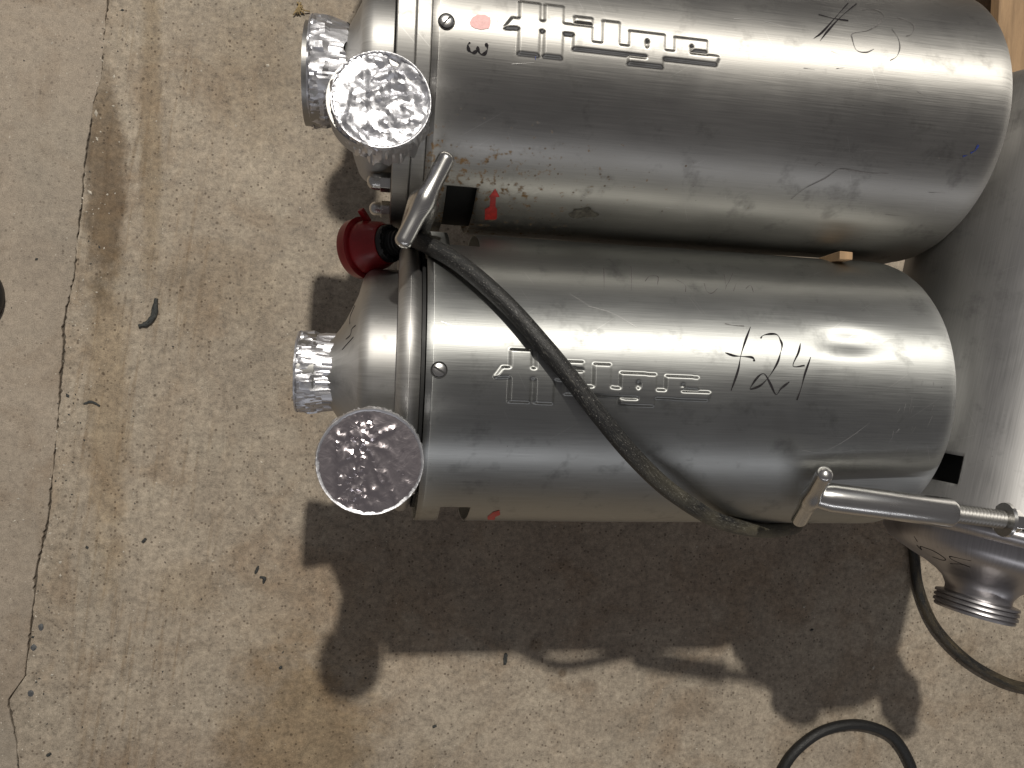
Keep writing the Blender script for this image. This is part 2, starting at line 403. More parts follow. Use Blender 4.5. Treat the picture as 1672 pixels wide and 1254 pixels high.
# ================================================================= PUMPS
UNIT = .196 / 1330                     # raised letters were measured on this grid
def logo_mask(S, T):
    """raised lettering: S along the axis, T down the letters, both in grid units"""
    m = np.zeros(S.shape, bool)
    def R(x0, x1, y0, y1): return (S > x0) & (S < x1) & (T > y0) & (T < y1)
    m |= R(250, 375, 2, 320) | R(400, 515, 2, 320)
    m |= R(205, 690, 111, 174) & ~R(516, 576, 174, 400)
    m |= (S > 160) & (S <= 206) & (T < 178) & (T > 178 - (S - 160) * 1.45)
    m |= R(575, 690, 111, 256) | R(580, 690, 56, 99)
    m |= R(575, 1480, 202, 256)
    m |= R(755, 860, 63, 250) | R(920, 1145, 108, 250) | R(1205, 1415, 113, 250)
    m |= R(1030, 1138, 240, 307) | R(920, 1138, 266, 307)
    m &= ~(R(1305, 1420, 190, 203)) & ~R(516, 576, 176, 400)
    m |= (S >= 1478) & (S < 1496) & (T > 203) & (T < 256 - (S - 1478) * 2.6)
    m &= ~(((S - 1030) / 11) ** 2 + ((T - 179) / 22) ** 2 < 1) & ~(((S - 1312) / 10) ** 2 + ((T - 172) / 12) ** 2 < 1)
    return m
def blur(a, n):
    for _ in range(n):
        p = np.pad(a, 1, mode='edge')
        a = (p[:-2, 1:-1] + p[2:, 1:-1] + p[1:-1, :-2] + p[1:-1, 2:] + 2 * p[1:-1, 1:-1]) / 6
    return a

R_SH = .147
RELIEF = {}
def shroud(name, mat, parent, L, zc, notches, logo=None, dents=(), wav=1.0, seed=1, fil=.028):
    """sheet-steel motor cover: tensor grid (axis x angle), fine where the letters are pressed out"""
    R = R_SH
    xs = list(np.arange(0, L - fil, .006)) + [L - fil + fil * math.sin(a) for a in np.linspace(0, math.pi / 2, 9)]
    th0, th1 = rad(-60), rad(240)
    ts = list(np.linspace(th0, th1, 180))
    for (x0, x1, a0, a1) in notches: xs += [x0, x1]; ts += [rad(a0), rad(a1)]
    if logo:
        ls, lth, lrot = logo           # start on axis, angle at letter top, slant
        xs = [x for x in xs if not (ls - .008 < x < ls + .206)] + list(np.arange(ls - .008, ls + .206, .00042))
        d0 = lth - .006 / R; d1 = lth + .056 / R
        ts = [t for t in ts if not (d0 < t < d1)] + list(np.arange(d0, d1, .00042 / R))
    xs = np.array(sorted(set(round(x, 6) for x in xs))); ts = np.array(sorted(set(round(t, 6) for t in ts)))
    X, T = np.meshgrid(xs, ts, indexing='ij')
    rr = np.full(X.shape, R)
    over = np.clip(X - (L - fil), 0, fil)
    rr = rr - (fil - np.sqrt(np.maximum(fil ** 2 - over ** 2, 0)))
    rng = np.random.RandomState(seed); waves = [(rng.uniform(3, 22), rng.randint(1, 6), rng.uniform(0, 6.28)) for k in range(10)]
    def relief(X, T):                  # hammer-soft waviness and dents of the sheet
        h = 0 * X
        for fx, ft, ph in waves: h = h + wav * .00006 * np.sin(fx * X * 2 + ft * T + ph)
        for (dx, dt, sx, st, dp) in dents: h = h - dp * np.exp(-(((X - dx) / sx) ** 2 + ((T - rad(dt)) * R / st) ** 2))
        return h
    RELIEF[seed] = relief
    rr = rr + relief(X, T)
    if logo:
        S = (X - ls) / UNIT + 160; TT = (T - lth) * R / .0001425 - (S - 160) * lrot
        m = logo_mask(S, TT).astype(float)
        m = blur(m, 16)
        rim = blur(m, 26)
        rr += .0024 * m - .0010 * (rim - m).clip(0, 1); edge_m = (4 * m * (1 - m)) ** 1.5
    P = np.stack([X, np.cos(T) * rr, np.sin(T) * rr + zc], -1)
    U = np.stack([X, T * R], -1)
    keep = np.ones((len(xs) - 1, len(ts) - 1), bool)
    xm = (xs[1:] + xs[:-1]) / 2; tm = (ts[1:] + ts[:-1]) / 2
    for (x0, x1, a0, a1) in notches:
        keep &= ~((xm[:, None] > x0) & (xm[:, None] < x1) & (tm[None] > rad(a0)) & (tm[None] < rad(a1)))
    mb = MB(); mb.grid(P, UV=U, keep=keep)
    # flat end disc
    rend = R - fil
    ring = [(L, math.cos(t) * rend, math.sin(t) * rend + zc) for t in np.linspace(th0, th1, 80)]
    mb.add([(L + .004, 0, zc)] + ring, [(0, i, i + 1) for i in range(1, 80)])
    o = mb.build(name, mat, parent, weld=2e-6, angle=50)
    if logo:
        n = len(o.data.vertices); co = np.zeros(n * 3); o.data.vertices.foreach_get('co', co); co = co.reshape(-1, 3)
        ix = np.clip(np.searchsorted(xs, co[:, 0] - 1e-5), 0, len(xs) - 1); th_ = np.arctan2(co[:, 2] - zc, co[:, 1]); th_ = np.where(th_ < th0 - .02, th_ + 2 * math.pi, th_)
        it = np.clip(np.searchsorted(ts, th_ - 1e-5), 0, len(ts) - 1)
        at = o.data.attributes.new('edge_shade', 'FLOAT', 'POINT'); at.data.foreach_set('value', edge_m[ix, it].astype(np.float32))
    m = o.modifiers.new('sheet', 'SOLIDIFY'); m.thickness = .0015; m.offset = -1
    # orientation check: make normals face outward
    me = o.data; c = Vector((L / 2, 0, zc)); p = me.polygons[len(me.polygons) // 2]
    if p.normal.dot(p.center - c) < 0: me.flip_normals()
    return o

def screw(parent, x, ang, zc, slot, mat=None, r=.0062):
    s = MB(); s.lathe([(.0, 0), (.0022, 0), (.0026, r * .55), (.0016, r * .93), (-.001, r)], 24, 'Z')
    M = Matrix.Translation((x, math.cos(ang) * R_SH, math.sin(ang) * R_SH + zc)) @ Matrix.Rotation(ang - math.pi / 2, 4, 'X')
    s.xf(M); o = s.build('screw', m_bright, parent)
    t = MB(); t.box((0, 0, .0025), (r * 1.75, .0014, .0006), Matrix.Rotation(slot, 3, 'Z')); t.xf(M); t.build('slot', m_black, o, smooth=False)
    q = MB(); q.lathe([(.0003, r * .98), (.0006, r * 1.14), (-.0005, r * 1.2)], 24, 'Z'); q.xf(M); q.build('washer', m_black, o)
    return o

def acorn(parent, x, y, z, s=1.0):
    h = MB(); hexr = .0095 * s
    P = [(x - d, y + hexr * math.cos(a), z + hexr * math.sin(a)) for d in (0, .010 * s) for a in np.arange(6) * math.pi / 3 + .3]
    h.add(P, [(0, 1, 2, 3, 4, 5)[::-1], (6, 7, 8, 9, 10, 11)] + [(i, (i + 1) % 6, 6 + (i + 1) % 6, 6 + i) for i in range(6)])
    h.build('acorn_nut', m_bright, parent, smooth=False, bevel=.0008)
    d = MB(); d.lathe([(x - .0095 * s, .008 * s), (x - .015 * s, .0078 * s)] + arc(x - .015 * s, 0, -.0075 * s, .0078 * s, 90, 0, 7)[1:], 20)
    d.xf(Matrix.Translation((0, y, z))); return d.build('nut_dome', m_bright, parent)

def tee_handle(parent, a, b, bar0, bar1, lug):
    """clamp screw: sleeve from the crossbar at a towards b, thread on to b; bar0-bar1 is the crossbar"""
    a, b = Vector(a), Vector(b); d = (b - a).normalized(); L = (b - a).length
    q = d.to_track_quat('X', 'Z').to_matrix().to_4x4(); M = Matrix.Translation(a) @ q
    s = MB(); e = L * .715
    s.lathe([(-.004, 0), (-.003, .0085), (.003, .0112), (.014, .0136)] + [(e - .004, .0140), (e, .0118), (e, 0)], 32); s.xf(M)
    o = s.build('clamp_handle', m_bright, parent)
    t = MB(); prof = []; n = int(L * .31 / .0034)
    for i in range(n): x = e - .002 + i * .0034; prof += [(x, .0064), (x + .0010, .0088), (x + .0020, .0088), (x + .0030, .0064)]
    t.lathe(prof, 20); t.xf(M); t.build('threaded_rod', m_plate, o, angle=80)
    w_ = MB(); w_.lathe([(L - .004, .004), (L - .004, .016), (L - .001, .0165), (L - .001, .004)], 32); w_.xf(M); w_.build('washer', m_bright, o)
    nn = MB(); P = [(L + dd, .011 * math.cos(k), .011 * math.sin(k)) for dd in (0, .011) for k in np.arange(6) * math.pi / 3]
    nn.add(P, [(5, 4, 3, 2, 1, 0), (6, 7, 8, 9, 10, 11)] + [(i, (i + 1) % 6, 6 + (i + 1) % 6, 6 + i) for i in range(6)]); nn.xf(M)
    nn.build('nut', m_bright, o, smooth=False, bevel=.0008)
    bar0, bar1 = Vector(bar0), Vector(bar1); D = (bar1 - bar0); n = 60; path = []; r = []
    for i in range(n + 1):
        t_ = i / n; path.append(bar0 + D * t_)
        e_ = min(t_, 1 - t_) * D.length; rr = .0076
        if e_ < .006: rr *= math.sqrt(max(.02, 1 - (1 - e_ / .006) ** 2))
        rr += .0022 * math.exp(-((t_ - .5) / .12) ** 2)
        r.append(rr)
    k = MB(); k.tube(path, r, 24); k.build('crossbar', m_bright, o)
    return o

def pump(loc, yaw, label, zc, L, mat, style, logo=None, dents=(), seed=1, inlet_r=.036, outlet_dy=-.075, ztop=.385, threads=False, arrow=True):
    p = empty('pump', loc, yaw, label, 'pump')
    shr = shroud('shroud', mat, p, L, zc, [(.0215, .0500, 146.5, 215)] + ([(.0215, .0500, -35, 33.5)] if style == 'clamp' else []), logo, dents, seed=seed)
    # motor inside the cover; bracket oversized and black so the notches look dark
    mo = MB(); mo.lathe([(.054, 0), (.054, .104), (.060, .112), (L - .05, .112), (L - .045, 0)], 48); mo.xf(Matrix.Translation((0, 0, zc)))
    mo.build('motor', m_black, p)
    br = MB(); hr = .139 if style == 'flange' else .120; br.lathe([(.0, 0), (.0, hr), (.0535, hr), (.0535, 0)], 48); br.xf(Matrix.Translation((0, 0, zc))); br.build('blackout_housing', m_black, p)
    for x in (.14, L - .14):
        for sgn in (-1, 1):
            f = MB(); f.lathe([(0, 0), (0, .024), (.006, .024), (.012, .013), (zc - .105, .013), (zc - .105, 0)], 20, 'Z'); f.xf(Matrix.Translation((x, sgn * .055, 0))); f.build('leg', m_plate, p)
    T = Matrix.Translation((0, 0, zc))
    if style == 'clamp':
        g = MB(); g.lathe([(-.0035, .10), (-.0035, .134), (-.0005, .134), (-.0005, .10)], 96); g.xf(T); g.build('back_plate', m_black, p)
        c = MB(); c.lathe([(-.004, .10)] + arc(-.014, .122, .0105, .0165, 5, 175, 14) + [(-.0245, .10)], 96); c.xf(T); c.build('clamp_ring', m_cast if not threads else m_cast3, p)
        if threads: prof = [(-0.02, 0.098), (-0.022, 0.108), (-0.036, 0.108), (-0.046, 0.1), (-0.053, 0.086), (-0.058, 0.074), (-0.064, 0.058), (-0.07, 0.046), (-0.076, 0.038), (-0.084, 0.0335), (-0.089, 0.033)]
        else: prof = [(-.020, .098), (-.022, .107), (-.044, .1065)] + arc(-.046, .0885, -.0135, .018, 80, 20, 7) + [(-.0625, .080), (-.0685, .066), (-.075, .0525), (-.080, .0445), (-.0845, .0385), (-.089, inlet_r)]
        c = MB(); c.lathe(prof, 96); c.xf(T); cas = c.build('casing', m_cast if not threads else m_cast3, p, angle=60)
    else:
        c = MB(); c.lathe([(-.0005, .09), (-.0005, .1455), (-.0015, .1465), (-.0125, .1465), (-.0135, .1455), (-.0135, .09)], 128); c.xf(T); c.build('flange_plate', m_plate, p, angle=25)
        c = MB(); c.lathe([(-.0140, .09), (-.0140, .1475), (-.015, .1485), (-.029, .1485), (-.030, .1475), (-.030, .09)], 128); c.xf(T); c.build('flange_plate', m_plate, p, angle=25)
        prof = [(-.028, .095), (-.032, .101), (-.046, .100)] + arc(-.048, .082, -.014, .018, 80, 20, 7) + [(-.064, .072), (-.070, .060), (-.078, inlet_r)]
        c = MB(); c.lathe(prof, 96); c.xf(T); cas = c.build('casing', m_cast, p, angle=60)
        for a in (154, 206, 26, -26):
            a = rad(a); acorn(p, -.030, .131 * math.cos(a), zc + .131 * math.sin(a))
    # suction stub
    e = -.118 if not threads else -.095
    s = MB()
    if threads:
        prof = [(-.086, .0333), (-.0895, .0332), (-.0905, .0375)]
        x = -.0905
        for i in range(3): prof += [(x - .0010, .0415), (x - .0034, .0420), (x - .0044, .0388)]; x -= .0052
        prof += [(x - .001, .0405), (x - .003, .0398), (x - .003, .034), (-.09, .029)]
        s.lathe(prof, 72)
    else:
        s.lathe([(-.08, inlet_r), (-.10, inlet_r), (-.102, inlet_r + .004), (e, inlet_r + .004), (e, inlet_r - .003), (-.085, inlet_r - .003)], 48)
    s.xf(T); s.build('suction_pipe', m_cast if not threads else m_cast3, p, angle=50)
    # discharge pipe
    d = MB(); r0 = .031
    d.lathe([(zc + .0, .018), (zc + .045, .0205), (zc + .09, .0225), (ztop - .062, .0235), (ztop - .045, .027), (ztop - .034, r0), (ztop - .029, r0 + .0055), (ztop, r0 + .0055), (ztop, r0 - .004), (ztop - .1, .018)], 40, 'Z')
    d.xf(Matrix.Translation((-.046, outlet_dy, 0))); d.build('discharge_pipe', m_cast if not threads else m_cast3, p, angle=50)
    return p, shr

YAW = rad(-2.1)
Z2 = .2 + LIFT
# upper pump, bolted flange, stained
p1, shr1 = pump((.0415, .3085, 0), YAW, 'stained steel pump with rust spots and bolted flange, farther up the picture', Z2, .574, m_steel1, 'flange',
                logo=(.0605, rad(80.3), .0), seed=4, inlet_r=.046, outlet_dy=-.088, ztop=.385 + LIFT)
# lower pump, clamp ring, dented end
p2, shr2 = pump((.0355, .0085, 0), YAW, 'cleaner brushed steel pump under the black cable, handwritten number on its cover', Z2, .518, m_steel2, 'clamp',
                logo=(.0585, rad(80.4), .013), seed=9, outlet_dy=-.070, ztop=.385 + LIFT,
                dents=((.395, 72, .030, .011, .0028), (.43, 128, .06, .02, .0012)))
# its neighbour beyond the top edge: out of view, but its shadow falls on the floor by the red plug
p0, shr0 = pump((.0415, .655, 0), YAW, 'steel pump standing beyond the upper edge of the picture', Z2, .50, m_steel3, 'clamp', seed=23, outlet_dy=-.088, ztop=.39 + LIFT)
# third pump, lies across the ends of the other two
A3 = rad(76)
p3, shr3 = pump((.675, -.15, 0), A3, 'dull steel pump with bare threaded inlet at the right edge', .24 + LIFT, .47, m_steel3, 'clamp',
                seed=15, outlet_dy=-.165, ztop=.28 + LIFT, threads=True)
def loc3(p): return p3_inv @ Vector(p)
bpy.context.view_layer.update()
p3_inv = p3.matrix_world.inverted(); p2_inv = p2.matrix_world.inverted()
def at3(x, y, z): return p3_inv @ Vector((x, y, z + LIFT))
def at2(x, y, z): return p2_inv @ Vector((x, y, z + LIFT))
tee_handle(p3, at3(.398, -.1043, .337), at3(.5810, -.1285, .361), at3(.3868, -.0768, .374), at3(.4034, -.1365, .298), None)
tee_handle(p2, at2(.0345, .1545, .353), at2(.0275, .147, .19), at2(.0545, .1935, .356), at2(.0140, .1140, .352), None)
screw(shr2, .011, rad(88.5), Z2, rad(-30)); screw(shr1, .0114, rad(90.2), Z2, rad(50))

# ================================================================= FOIL COVERS
def crumple_disc(R, n, amp, flat=None, seed=0, creases=()):
    rnd = random.Random(seed); pts = []; tries = 0; dmin = R * 1.55 / math.sqrt(n)
    while len(pts) < n and tries < n * 60:
        tries += 1; a = rnd.uniform(0, 2 * math.pi); r = R * .985 * math.sqrt(rnd.random()); q = (r * math.cos(a), r * math.sin(a))
        if all((q[0] - o[0]) ** 2 + (q[1] - o[1]) ** 2 > dmin * dmin for o in pts[-400:]): pts.append(q)
    rim = 110
    pts += [(R * math.cos(2 * math.pi * k / rim), R * math.sin(2 * math.pi * k / rim)) for k in range(rim)]
    vv, _, ff, *_ = geometry.delaunay_2d_cdt([Vector(q) for q in pts], [], [], 0, 1e-7)
    V = []
    for q in vv:
        a = amp * (flat(q.x / R, q.y / R) if flat else 1.0)
        edge = 1 - min(1, max(0, (q.length / R - .9) / .1))
        z = (rnd.gauss(0, 1) * a + a * 1.4 * math.sin(q.x * 190 + 3 * math.sin(q.y * 140 + seed))) * edge
        for (x0, y0, x1, y1, h_, w_) in creases:
            a_, b_ = Vector((x0, y0)) * R, Vector((x1, y1)) * R; d_ = b_ - a_; t_ = max(0, min(1, (q - a_).dot(d_) / d_.dot(d_)))
            z += h_ * math.exp(-((q - a_ - d_ * t_).length / w_) ** 2) * edge
        V.append((q.x, q.y, z))
    return V, [tuple(f) for f in ff]
def foil(name, label, R, depth, n, amp, M, flat=None, seed=0, skirt=.010, side_amp=.0011, collar=None, mat_face=None, creases=()):
    """foil pressed over a pipe end; local z points out of the pipe, collar narrows the foil behind the rim"""
    rnd = random.Random(seed + 77)
    root = empty(name, (0, 0, 0)); root.matrix_world = M; tag(root, label, 'foil cover', 'foil covers on the pump ports')
    V, F = crumple_disc(R, n, amp, flat, seed, creases); f = MB(); f.add(V, F)
    f.build('foil_face', mat_face or m_foil, root, smooth=True, weld=0, angle=26)
    seg = 160; rows = [0, .0012, .003, .006, .010, .015, .020, depth, depth + skirt]
    def ring_noise(n=seg, terms=14, lo=3, hi=46):
        q = [(rnd.randint(lo, hi), rnd.uniform(0, 6.28), rnd.gauss(0, 1)) for _ in range(terms)]
        return [sum(a_ * math.sin(f_ * 2 * math.pi * k / n + p_) for f_, p_, a_ in q) / math.sqrt(terms) for k in range(n)]
    mod = [abs(v) * .8 + .25 for v in ring_noise(terms=4, lo=1, hi=5)]; prev = [a * b for a, b in zip(ring_noise(hi=18), mod)]; N = []
    for i in range(len(rows)):
        cur = [a * b for a, b in zip(ring_noise(hi=18), mod)]; prev = [.45 * a + .85 * b for a, b in zip(prev, cur)]; N.append(prev)
    zn = ring_noise(terms=10, lo=2, hi=20)
    P = []
    for k in range(seg):
        a = 2 * math.pi * k / seg; col = []
        for i, d in enumerate(rows):
            r = R * (.985 if i == 0 else (1.004 if i == 1 else 1.010))
            if collar and i >= 6: r = R + (collar - R) * (i - 5) / 3.0
            r += N[i][k] * side_amp * (0 if i == 0 else (.25 if i == 1 else .55 + .12 * i)) + rnd.gauss(0, 1) * .00055 * (i > 1)
            z = .0003 - d + (.0012 * N[i - 1][k] if i > 2 else 0) + (zn[k] * skirt * .6 if i == len(rows) - 1 else rnd.gauss(0, 1) * .0004 * (i > 1))
            col.append((r * math.cos(a), r * math.sin(a), z))
        P.append(col)
    s = MB(); s.grid(P, cu=True); s.build('foil_skirt', m_foil, root, smooth=True, weld=0, angle=24)
    # folded lip round the rim
    l1, l2 = [a * b for a, b in zip(ring_noise(terms=16, lo=5, hi=60), mod)], [a * b for a, b in zip(ring_noise(terms=16, lo=5, hi=60), mod)]; P = []
    for k in range(seg + 1):
        k_ = k % seg; a = 2 * math.pi * k_ / seg; ro = R * 1.014 + .0006 * l1[k_]; zz = .0006 * l2[k_]
        P.append([(r_ * math.cos(a), r_ * math.sin(a), z_) for r_, z_ in ((R * .955 + .0007 * l2[k_], .0003), (R * .985, .0011 + .3 * zz), (R * 1.004, .0012 + .5 * zz), (ro, -.0006 + zz))])
    ru = MB(); ru.grid(P); ru.build('foil_rim', m_foil, root, smooth=True, weld=0, angle=30)
    return root
def face_up(x, y, z, tx=0, ty=0, spin=0):
    return Matrix.Translation((x, y, z)) @ Matrix.Rotation(tx, 4, 'X') @ Matrix.Rotation(ty, 4, 'Y') @ Matrix.Rotation(spin, 4, 'Z')
def face_left(x, y, z): return Matrix.Translation((x, y, z)) @ Matrix.Rotation(YAW, 4, 'Z') @ Matrix.Rotation(rad(-90), 4, 'Y')
def flat2(u, v):                       # stretched drum-tight on the right, creased on the left
    g = math.exp(-((u + .28 - .12 * v) / .22) ** 2) + .7 * math.exp(-((v - .55) / .12) ** 2) * (u < .1) + .5 * math.exp(-((u - .45 + .6 * v) / .1) ** 2)
    return .10 + .9 * min(1, g)
rnd = random.Random(31); CREASES2 = [(-.62, .45, -.58, -.62, .0009, .0011), (-.15, .35, -.45, .05, .0011, .0016), (-.05, .30, .20, -.42, .0012, .0013), (.0, .42, .42, .62, .0012, .0018), (-.6, .5, .1, .45, .0010, .0016),
            (.25, -.2, .5, -.75, .0011, .0014), (-.5, -.75, -.2, -.6, .001, .0016), (-.25, .3, -.3, -.5, .0009, .0018)]
for _ in range(17):
    x_, y_ = rnd.gauss(-.25, .25), rnd.uniform(-.7, .5); a_ = rnd.gauss(1.45, .5); l_ = rnd.uniform(.15, .5)
    CREASES2.append((x_, y_, x_ + l_ * math.cos(a_), y_ - l_ * math.sin(a_), rnd.choice((-1, 1)) * rnd.uniform(.0004, .0010), rnd.uniform(.0012, .0026)))
CREASES1 = []
for _ in range(46):
    a_, q_ = rnd.uniform(0, 6.28), math.sqrt(rnd.random()) * .92; x_, y_ = q_ * math.cos(a_), q_ * math.sin(a_); a_ = rnd.gauss(-.6, .8); l_ = rnd.uniform(.25, 1.0)
    CREASES1.append((x_, y_, x_ + l_ * math.cos(a_), y_ + l_ * math.sin(a_), rnd.choice((-1, 1)) * rnd.uniform(.0006, .0018), rnd.uniform(.0014, .0042)))
CREASES1.append((.2, .9, .95, .3, -.003, .006))
foil('foil_cover', 'crumpled foil disc over the upward outlet of the stained pump', .0385, .026, 1700, .00010, face_up(-.0015, .2225, .3895 + LIFT, rad(-3), 0), seed=3, creases=CREASES1)
foil('foil_cover', 'smooth tight foil disc over the upward outlet of the cleaner pump', .0412, .024, 1500, .00030, face_up(-.0100, -.0605, .390 + LIFT), flat=flat2, seed=5, side_amp=.0013, mat_face=m_foil_flat, creases=CREASES2)
foil('foil_cover', 'foil over the inlet facing left on the stained pump', .0525, .030, 300, .001, face_left(-.0705, .3160, Z2), seed=8, collar=.0475, skirt=.008, side_amp=.0019)
foil('foil_cover', 'foil with torn skirt over the inlet facing left on the cleaner pump', .0405, .026, 260, .001, face_left(-.0840, .0125, Z2), seed=12, collar=.037, skirt=.024, side_amp=.0021)

# ================================================================= CABLES AND PLUG
def cable(name, pts, r, mat, label, n=12):
    mb = MB(); mb.tube(catmull(pts, n), r, 20); o = mb.build(name, mat); return tag(o, label, 'cable', 'black power cables')
cable('power_cable', [(.020, .1405, 0.4600), (.026, .138, 0.4830), (.0347, .1290, 0.5150), (.0663, .1066, 0.5417), (.1015, .0726, 0.5622), (.1314, .0377, 0.5746), (.1572, .0063, 0.5790),
      (.1843, -.028, 0.5790), (.2135, -.0605, 0.5738), (.2456, -.0893, 0.5630), (.280, -.1121, 0.5470), (.3200, -.1325, 0.5120), (.3603, -.1470, 0.4780), (.400, -.1565, 0.4530), (.4346, -.1600, 0.4320),
      (.475, -.163, 0.3900), (.500, -.150, 0.3200), (.50, -.10, 0.2500), (.47, -.03, 0.2290), (.40, .02, 0.2285)], .0079, m_cable,
      'scuffed black cable draped across the cleaner pump from the red plug')
cable('power_cable', [(0.8540, -0.0244, .0087), (0.8991, -0.1586, .0087), (0.9155, -0.2926, .0087), (0.9250, -0.3572, .0087), (0.9550, -0.4232, .0087), (1.0094, -0.4802, .0087), (1.0708, -0.5198, .0087), (1.1356, -0.5447, .0087), (1.2444, -0.5612, .0087), (1.4030, -0.5490, .0087)],
      .0086, m_cable2, 'dusty black cable curving over the floor below the threaded inlet')
cable('power_cable', [(0.5856, -0.8784, .0087), (0.6283, -0.7320, .0087), (0.6650, -0.6595, .0087), (0.6931, -0.6233, .0087), (0.7385, -0.5955, .0087), (0.7901, -0.5867, .0087), (0.8364, -0.5943, .0087), (0.8775, -0.6165, .0087), (0.9048, -0.6560, .0087), (0.9130, -0.6888, .0087), (0.9174, -0.7930, .0087), (0.8906, -0.9516, .0087)],
      .0086, m_cable3, 'clean black cable bent in a loop at the bottom edge')

plug = empty('plug', (0, 0, 0), 0, 'red industrial plug wedged between the two pump fronts', 'plug')
PM = Matrix.Translation((-.0215, .1385, .200 + LIFT)) @ Vector((.053, .003, .045)).to_track_quat('X', 'Z').to_matrix().to_4x4() @ Matrix.Scale(.88, 4)
def pp(name, prof, mat, parent, seg=48, angle=35, extra=None):
    mb = MB(); mb.lathe(prof, seg)
    if extra: extra(mb)
    mb.xf(PM); return mb.build(name, mat, parent, angle=angle)
body = pp('plug_body', [(.006, .030), (.010, .0305), (.013, .0295), (.030, .0265), (.038, .0225), (.040, .0)], m_redpl, plug)
pp('plug_collar', [(-.008, 0), (-.008, .0335), (-.006, .0345), (.001, .0350), (.0045, .0358), (.006, .0335), (.006, .028)], m_redpl, plug)
tb = MB(); tb.box((.013, .010, .034), (.007, .006, .018), Matrix.Rotation(rad(18), 3, 'X')); tb.xf(Matrix()); 
tb.v = [(x, y, z) for x, y, z in tb.v]
tb.xf(PM @ Matrix.Rotation(rad(-62), 4, 'X')); tb.build('plug_tab', m_redpl, plug, smooth=False, bevel=.001)
nutp = [(.036, 0), (.036, .0205), (.0375, .0215), (.043, .0215), (.0445, .0205), (.0445, .0165)]
pp('gland_nut', nutp, m_blkpl, plug)
for k in range(12):
    g = MB(); g.box((.0445, 0, .0188), (.003, .0035, .0042)); g.xf(PM @ Matrix.Rotation(k * math.pi / 6, 4, 'X')); g.build('grip_rib', m_blkpl, plug, smooth=False, bevel=.0005)
prof = [(.0435, .0165)]
for k in range(5): x = .045 + k * .0042; r_ = .0150 - k * .0010; prof += [(x, r_ - .0016), (x + .0006, r_), (x + .0028, r_), (x + .0034, r_ - .0016)]
prof += [(.069, .0095), (.072, .0083)]
pp('strain_relief', prof, m_blkpl, plug, angle=30)

wd = MB(); wd.add([(-.0065, -.004, -.03), (.0065, -.004, -.03), (.0065, .004, -.03), (-.0065, .004, -.03), (-.008, -.0045, .012), (.008, -.0035, .010), (.008, .0045, .010), (-.008, .0045, .012)],
       [(3, 2, 1, 0), (4, 5, 6, 7), (0, 1, 5, 4), (1, 2, 6, 5), (2, 3, 7, 6), (3, 0, 4, 7)])
wd = wd.build('wooden_wedge', m_wood, smooth=False, bevel=.0008); wd.location = (.472, .1325, .262 + LIFT); wd.rotation_euler = (0, 0, YAW)
tag(wd, 'small pale wooden wedge jammed in the gap between the two pumps', 'wedge')

# ================================================================= WRITING AND MARKS ON THE COVERS
def on_shroud(seed, zc, x, deg, up=.00045):
    t = rad(deg); r_ = R_SH + float(RELIEF[seed](np.float64(x), np.float64(t))) + up
    return Vector((x, r_ * math.cos(t), zc + r_ * math.sin(t)))
def strokes(name, lines, width, mat, shr, seed, zc, label=None, taper=.35):
    mb = MB(); rnd = random.Random(len(lines) * 7 + seed)
    for ln in lines:
        q = catmull([(x, d * rad(1) * R_SH, 0) for x, d in ln], 8) if len(ln) > 2 else [Vector((ln[0][0] + (ln[1][0] - ln[0][0]) * k / 8, (ln[0][1] + (ln[1][1] - ln[0][1]) * k / 8) * rad(1) * R_SH, 0)) for k in range(9)]
        n = len(q); P = []; ph = rnd.uniform(0, 6)
        for i in range(n):
            d = (q[min(i + 1, n - 1)] - q[max(i - 1, 0)]).normalized(); s_ = Vector((-d.y, d.x, 0))
            w_ = width * (.62 + .38 * math.sin(i * .33 + ph)) * (1 if 1 < i < n - 2 else .75)
            row = []
            for sgn in (-1, 1):
                v = q[i] + s_ * sgn * w_ / 2; row.append(tuple(on_shroud(seed, zc, v.x, math.degrees(v.y / R_SH))))
            P.append(row)
        mb.grid(P)
    o = mb.build(name, mat, shr, weld=0)
    if label: o['label'] = label
    return o
def patch(name, poly, mat, shr, seed, zc, label=None, up=.0004):
    pts_ = [Vector((x, rad(d) * R_SH)) for x, d in poly]; n = len(pts_)
    edges = [(i, (i + 1) % n) for i in range(n)]
    x0, x1 = min(p.x for p in pts_), max(p.x for p in pts_); y0, y1 = min(p.y for p in pts_), max(p.y for p in pts_)
    extra = [Vector((x, y)) for x in np.arange(x0, x1, .003) for y in np.arange(y0, y1, .003)]
    vv, _, ff, *_ = geometry.delaunay_2d_cdt(pts_ + extra, edges, [tuple(range(n))], 1, 1e-6)
    mb = MB(); mb.add([tuple(on_shroud(seed, zc, v.x, math.degrees(v.y / R_SH), up)) for v in vv], [tuple(f) for f in ff])
    o = mb.build(name, mat, shr, weld=0)
    if label: o['label'] = label
    return o
INK2 = [[(0.2967,68.0), (0.2897,73.7), (0.2843,79.1), (0.2812,84.3), (0.2747,91.7)], [(0.2693,78.3), (0.2768,79.2), (0.2843,79.4), (0.2939,79.5), (0.2970,80.1), (0.2975,80.7), (0.2961,80.4)], [(0.3052,72.3), (0.3083,71.1), (0.3156,70.4), (0.3221,70.6), (0.3247,72.6), (0.3257,74.7), (0.3233,77.6), (0.3195,81.3), (0.3116,86.0), (0.3032,89.4), (0.2937,90.9), (0.2946,89.5), (0.3009,86.3), (0.3068,85.4), (0.3128,88.9), (0.3186,92.5), (0.3232,90.3), (0.3312,87.8)], [(0.3445,73.5), (0.3415,76.9), (0.3352,82.0), (0.3467,81.7)], [(0.3533,78.5), (0.3470,84.4), (0.3433,89.6), (0.3395,94.2)]]
